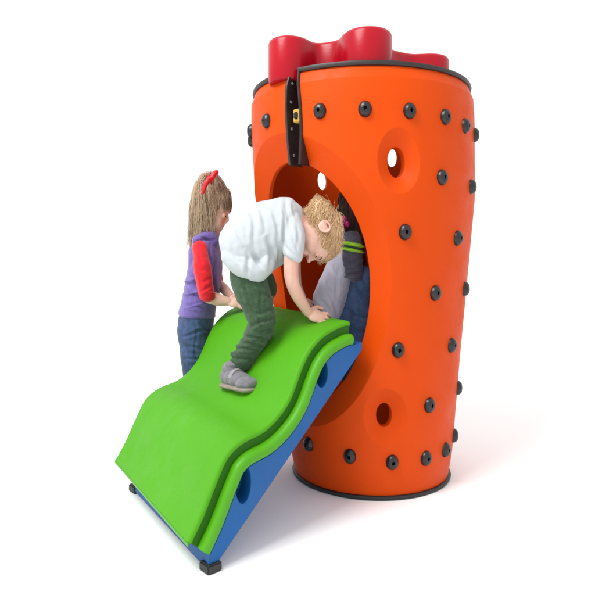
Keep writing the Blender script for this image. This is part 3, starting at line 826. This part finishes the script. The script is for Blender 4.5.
# ---- the child inside the tower
kid = empty('person', P(352, 482, 2.47), 'child in a lilac top with neon striped grey sleeve and jeans crouching inside the tower', 'person')
K3 = Head(P(359, 213, 2.56), (.72, .45, -.5), (.35, .1, .95), .185, 1.38)
b = Blob(); K3.skull(b, -.06)
b.sw([(356, 226, 2.55, 9, 10, 9), (351, 240, 2.53, 11, 10, 14)])
b.sw([(350, 246, 2.54, 9, 9, 17), (343, 268, 2.53, 10, 10, 18), (334, 292, 2.53, 11, 10, 18), (330, 312, 2.53, 11, 9, 18)])
b.sw([(352, 246, 2.44, 6), (353, 262, 2.41, 6), (355, 272, 2.44, 5.5), (362, 284, 2.56, 4.6)])
hand(b, P(362, 285, 2.56), (.35, .3, -.9), (0, -1, 0), (.5, -.4, .3), .10, .4, .3)
b.sw([(352, 242, 2.62, 7), (360, 268, 2.64, 6), (366, 290, 2.62, 4.6)])
hand(b, P(366, 290, 2.62), (.35, -.1, -.9), (0, -1, 0), (.5, -.4, .3), .10, .4, .3)
b.sw([(336, 332, 2.50, 7), (351, 312, 2.49, 6), (363, 286, 2.455, 6), (361, 335, 2.46, 6), (352, 400, 2.46, 7), (350, 466, 2.47, 6)])
b.sw([(330, 326, 2.58, 9), (354, 322, 2.62, 7), (352, 400, 2.62, 7), (350, 446, 2.62, 6)])
b.build('body', M['skin'], kid, .003, 4)
K3.face(kid)
b = Blob()
b.sw([(354, 231, 2.55, 8, 6, 11), (351, 240, 2.54, 12, 10, 23, 20), (345, 257, 2.53, 14.5, 14, 27, 20), (339, 275, 2.53, 15.5, 14, 27, 20), (332.5, 292, 2.52, 17, 12, 27, 25), (328, 305, 2.52, 17.5, 8, 27, 32), (326, 312, 2.52, 16, 5, 26, 34)])
b.build('top', M['lilac'], kid, .0036, 5, folds((1, .4, .3), 15, .004, .3, .04, 41), creases=[
    (324, 278, 338, 316, 1.8, 5), (332, 266, 338, 300, 1.7, 4.5), (339, 258, 336, 284, 1.5, 4), (318, 292, 330, 314, 1.6, 4), (330, 290, 342, 300, 1.5, 3.5)])
b = Blob()
b.sw([(351, 239, 2.48, 9, 9, 10, 20), (352.5, 250, 2.43, 10.8, 10, 10.5), (353, 262, 2.41, 9.8, 10, 10), (355, 274, 2.415, 8.2, 7, 8.5), (358, 280, 2.44, 7, 5, 7)])
for y in (262, 270, 275): b.px(353.5, y, 2.41, 10.6, 2.2, 10.3, -15)
sv = b.build('sleeve', M['greyknit'], kid, .003, 3, folds((.4, .4, 1), 20, .003, .4, .04, 51), creases=[(343, 262, 362, 259, 1.3, 3.5), (344, 271, 361, 273, 1.3, 3.5), (346, 238, 356, 244, 1.2, 2.5)])
for y in (244.5, 250.5):
    b = Blob(); b.px(352.6, y, 2.42, 12.2, 2.5, 12.8, 12)
    b.build('reflective_stripe', M['neon'], sv, .002, 2)
b = Blob(); b.sw([(352, 240, 2.60, 9), (360, 266, 2.64, 8.5), (365, 284, 2.62, 7)]); b.build('sleeve', M['greyknit'], kid, .0034, 4)
b = Blob()
b.sw([(325, 312, 2.52, 15, 8, 25, 32), (328, 324, 2.51, 16, 12, 25), (334, 330, 2.50, 15, 12, 20)])
b.sw([(336, 330, 2.50, 12, 12, 13), (350, 312, 2.49, 10, 11, 12), (363, 277, 2.45, 10.5, 11, 12), (363, 292, 2.45, 12, 12, 12), (361, 330, 2.46, 12.5), (357, 380, 2.47, 11), (352, 440, 2.46, 10.5), (350, 468, 2.47, 11, 7, 11)])
b.sw([(332, 326, 2.58, 14), (354, 318, 2.62, 12), (354, 360, 2.62, 11), (350, 420, 2.62, 10), (349, 444, 2.62, 10.5, 6, 10.5)])
b.build('jeans', M['jeans_light'], kid, .0036, 4, folds((.6, .4, .5), 15, .004, .4, .04, 61), creases=[
    (352, 272, 366, 284, 1.5, 4.5), (352, 296, 372, 300, 1.5, 4.5), (356, 284, 360, 320, 1.3, 3.5), (348, 312, 366, 318, 1.4, 4)])
for x_, D_ in ((350, 2.47), (349, 2.62)):
    z0_ = P(x_, 0, D_); shoe(kid, (z0_[0]-.04, D_, .006), (z0_[0]+.115, D_+.03, .006), (0, 0, 1))
paths = []
gl3 = np.linalg.inv(K3.T) @ np.array([0, 0, -1.]); gl3 /= np.linalg.norm(gl3)
def keep3(p):
    f, u, r = p-CC
    return u > -.28 and not (f > .22 and u < .16)
for p in scalp(3200, keep3):
    paths.append((grow(K3, p, lambda q, t: gl3+np.array([-.1, 0, .1]), rng.uniform(.35, .6), 9, .09*rng.uniform(.5, 1.4), .12, .4), float(np.clip(rng.normal(.5, .28), 0, 1))))
hr = strands('hair', M['hair_dark'], kid, paths, .0013)
b = Blob(); K3.e(b, -.07, .12, 0, .475, .405, .385)
Fv = K3.T @ np.array([1, 0, 0]); Uv = K3.T @ np.array([0, 1, 0]); Fv /= np.linalg.norm(Fv); Uv /= np.linalg.norm(Uv)
b.build('hair_roots', M['scalp_dark'], hr, .004, 2, clip=[(Vector(K3.p(.16, -.02, 0)), Vector(Fv*.72-Uv*.69))])
b = Blob(); b.px(344.5, 219, 2.46, 3.6, 3.2, 3); b.px(342.5, 225, 2.46, 3.0, 4.2, 3, 15); b.px(347.5, 224, 2.46, 2.6, 3.6, 3, -15)
b.build('hair_clip', M['clip'], hr, .002, 2)
#KIDS1#

# ---------------------------------------------------------------- light
w = bpy.data.worlds.new('World'); bpy.context.scene.world = w; w.use_nodes = True
w.node_tree.nodes['Background'].inputs[0].default_value = (1, 1, 1, 1)
w.node_tree.nodes['Background'].inputs[1].default_value = 1.1
def area(name, loc, target, size, power, col=(1, 1, 1)):
    l = bpy.data.lights.new(name, 'AREA'); l.shape = 'DISK'; l.size = size; l.energy = power; l.color = col
    o = bpy.data.objects.new(name, l); C.objects.link(o); o.location = loc
    o.rotation_mode = 'QUATERNION'; o.rotation_quaternion = (Vector(target)-Vector(loc)).to_track_quat('-Z', 'Y')
area('softbox_lamp', (-2.0, .3, 4.5), (.1, 2.4, .6), 2.4, 235)

cam = bpy.data.cameras.new('camera'); co = bpy.data.objects.new('camera', cam); C.objects.link(co)
co.location = (0, 0, HC); co.rotation_euler = (math.radians(90), 0, 0)
cam.sensor_width = 36; cam.lens = 36*F/595; cam.shift_y = -40.5/595; cam.clip_end = 500; cam.clip_start = .05
bpy.context.scene.camera = co
vs = bpy.context.scene.view_settings; vs.view_transform = 'Standard'; vs.look = 'None'; vs.gamma = 1; vs.exposure = 0
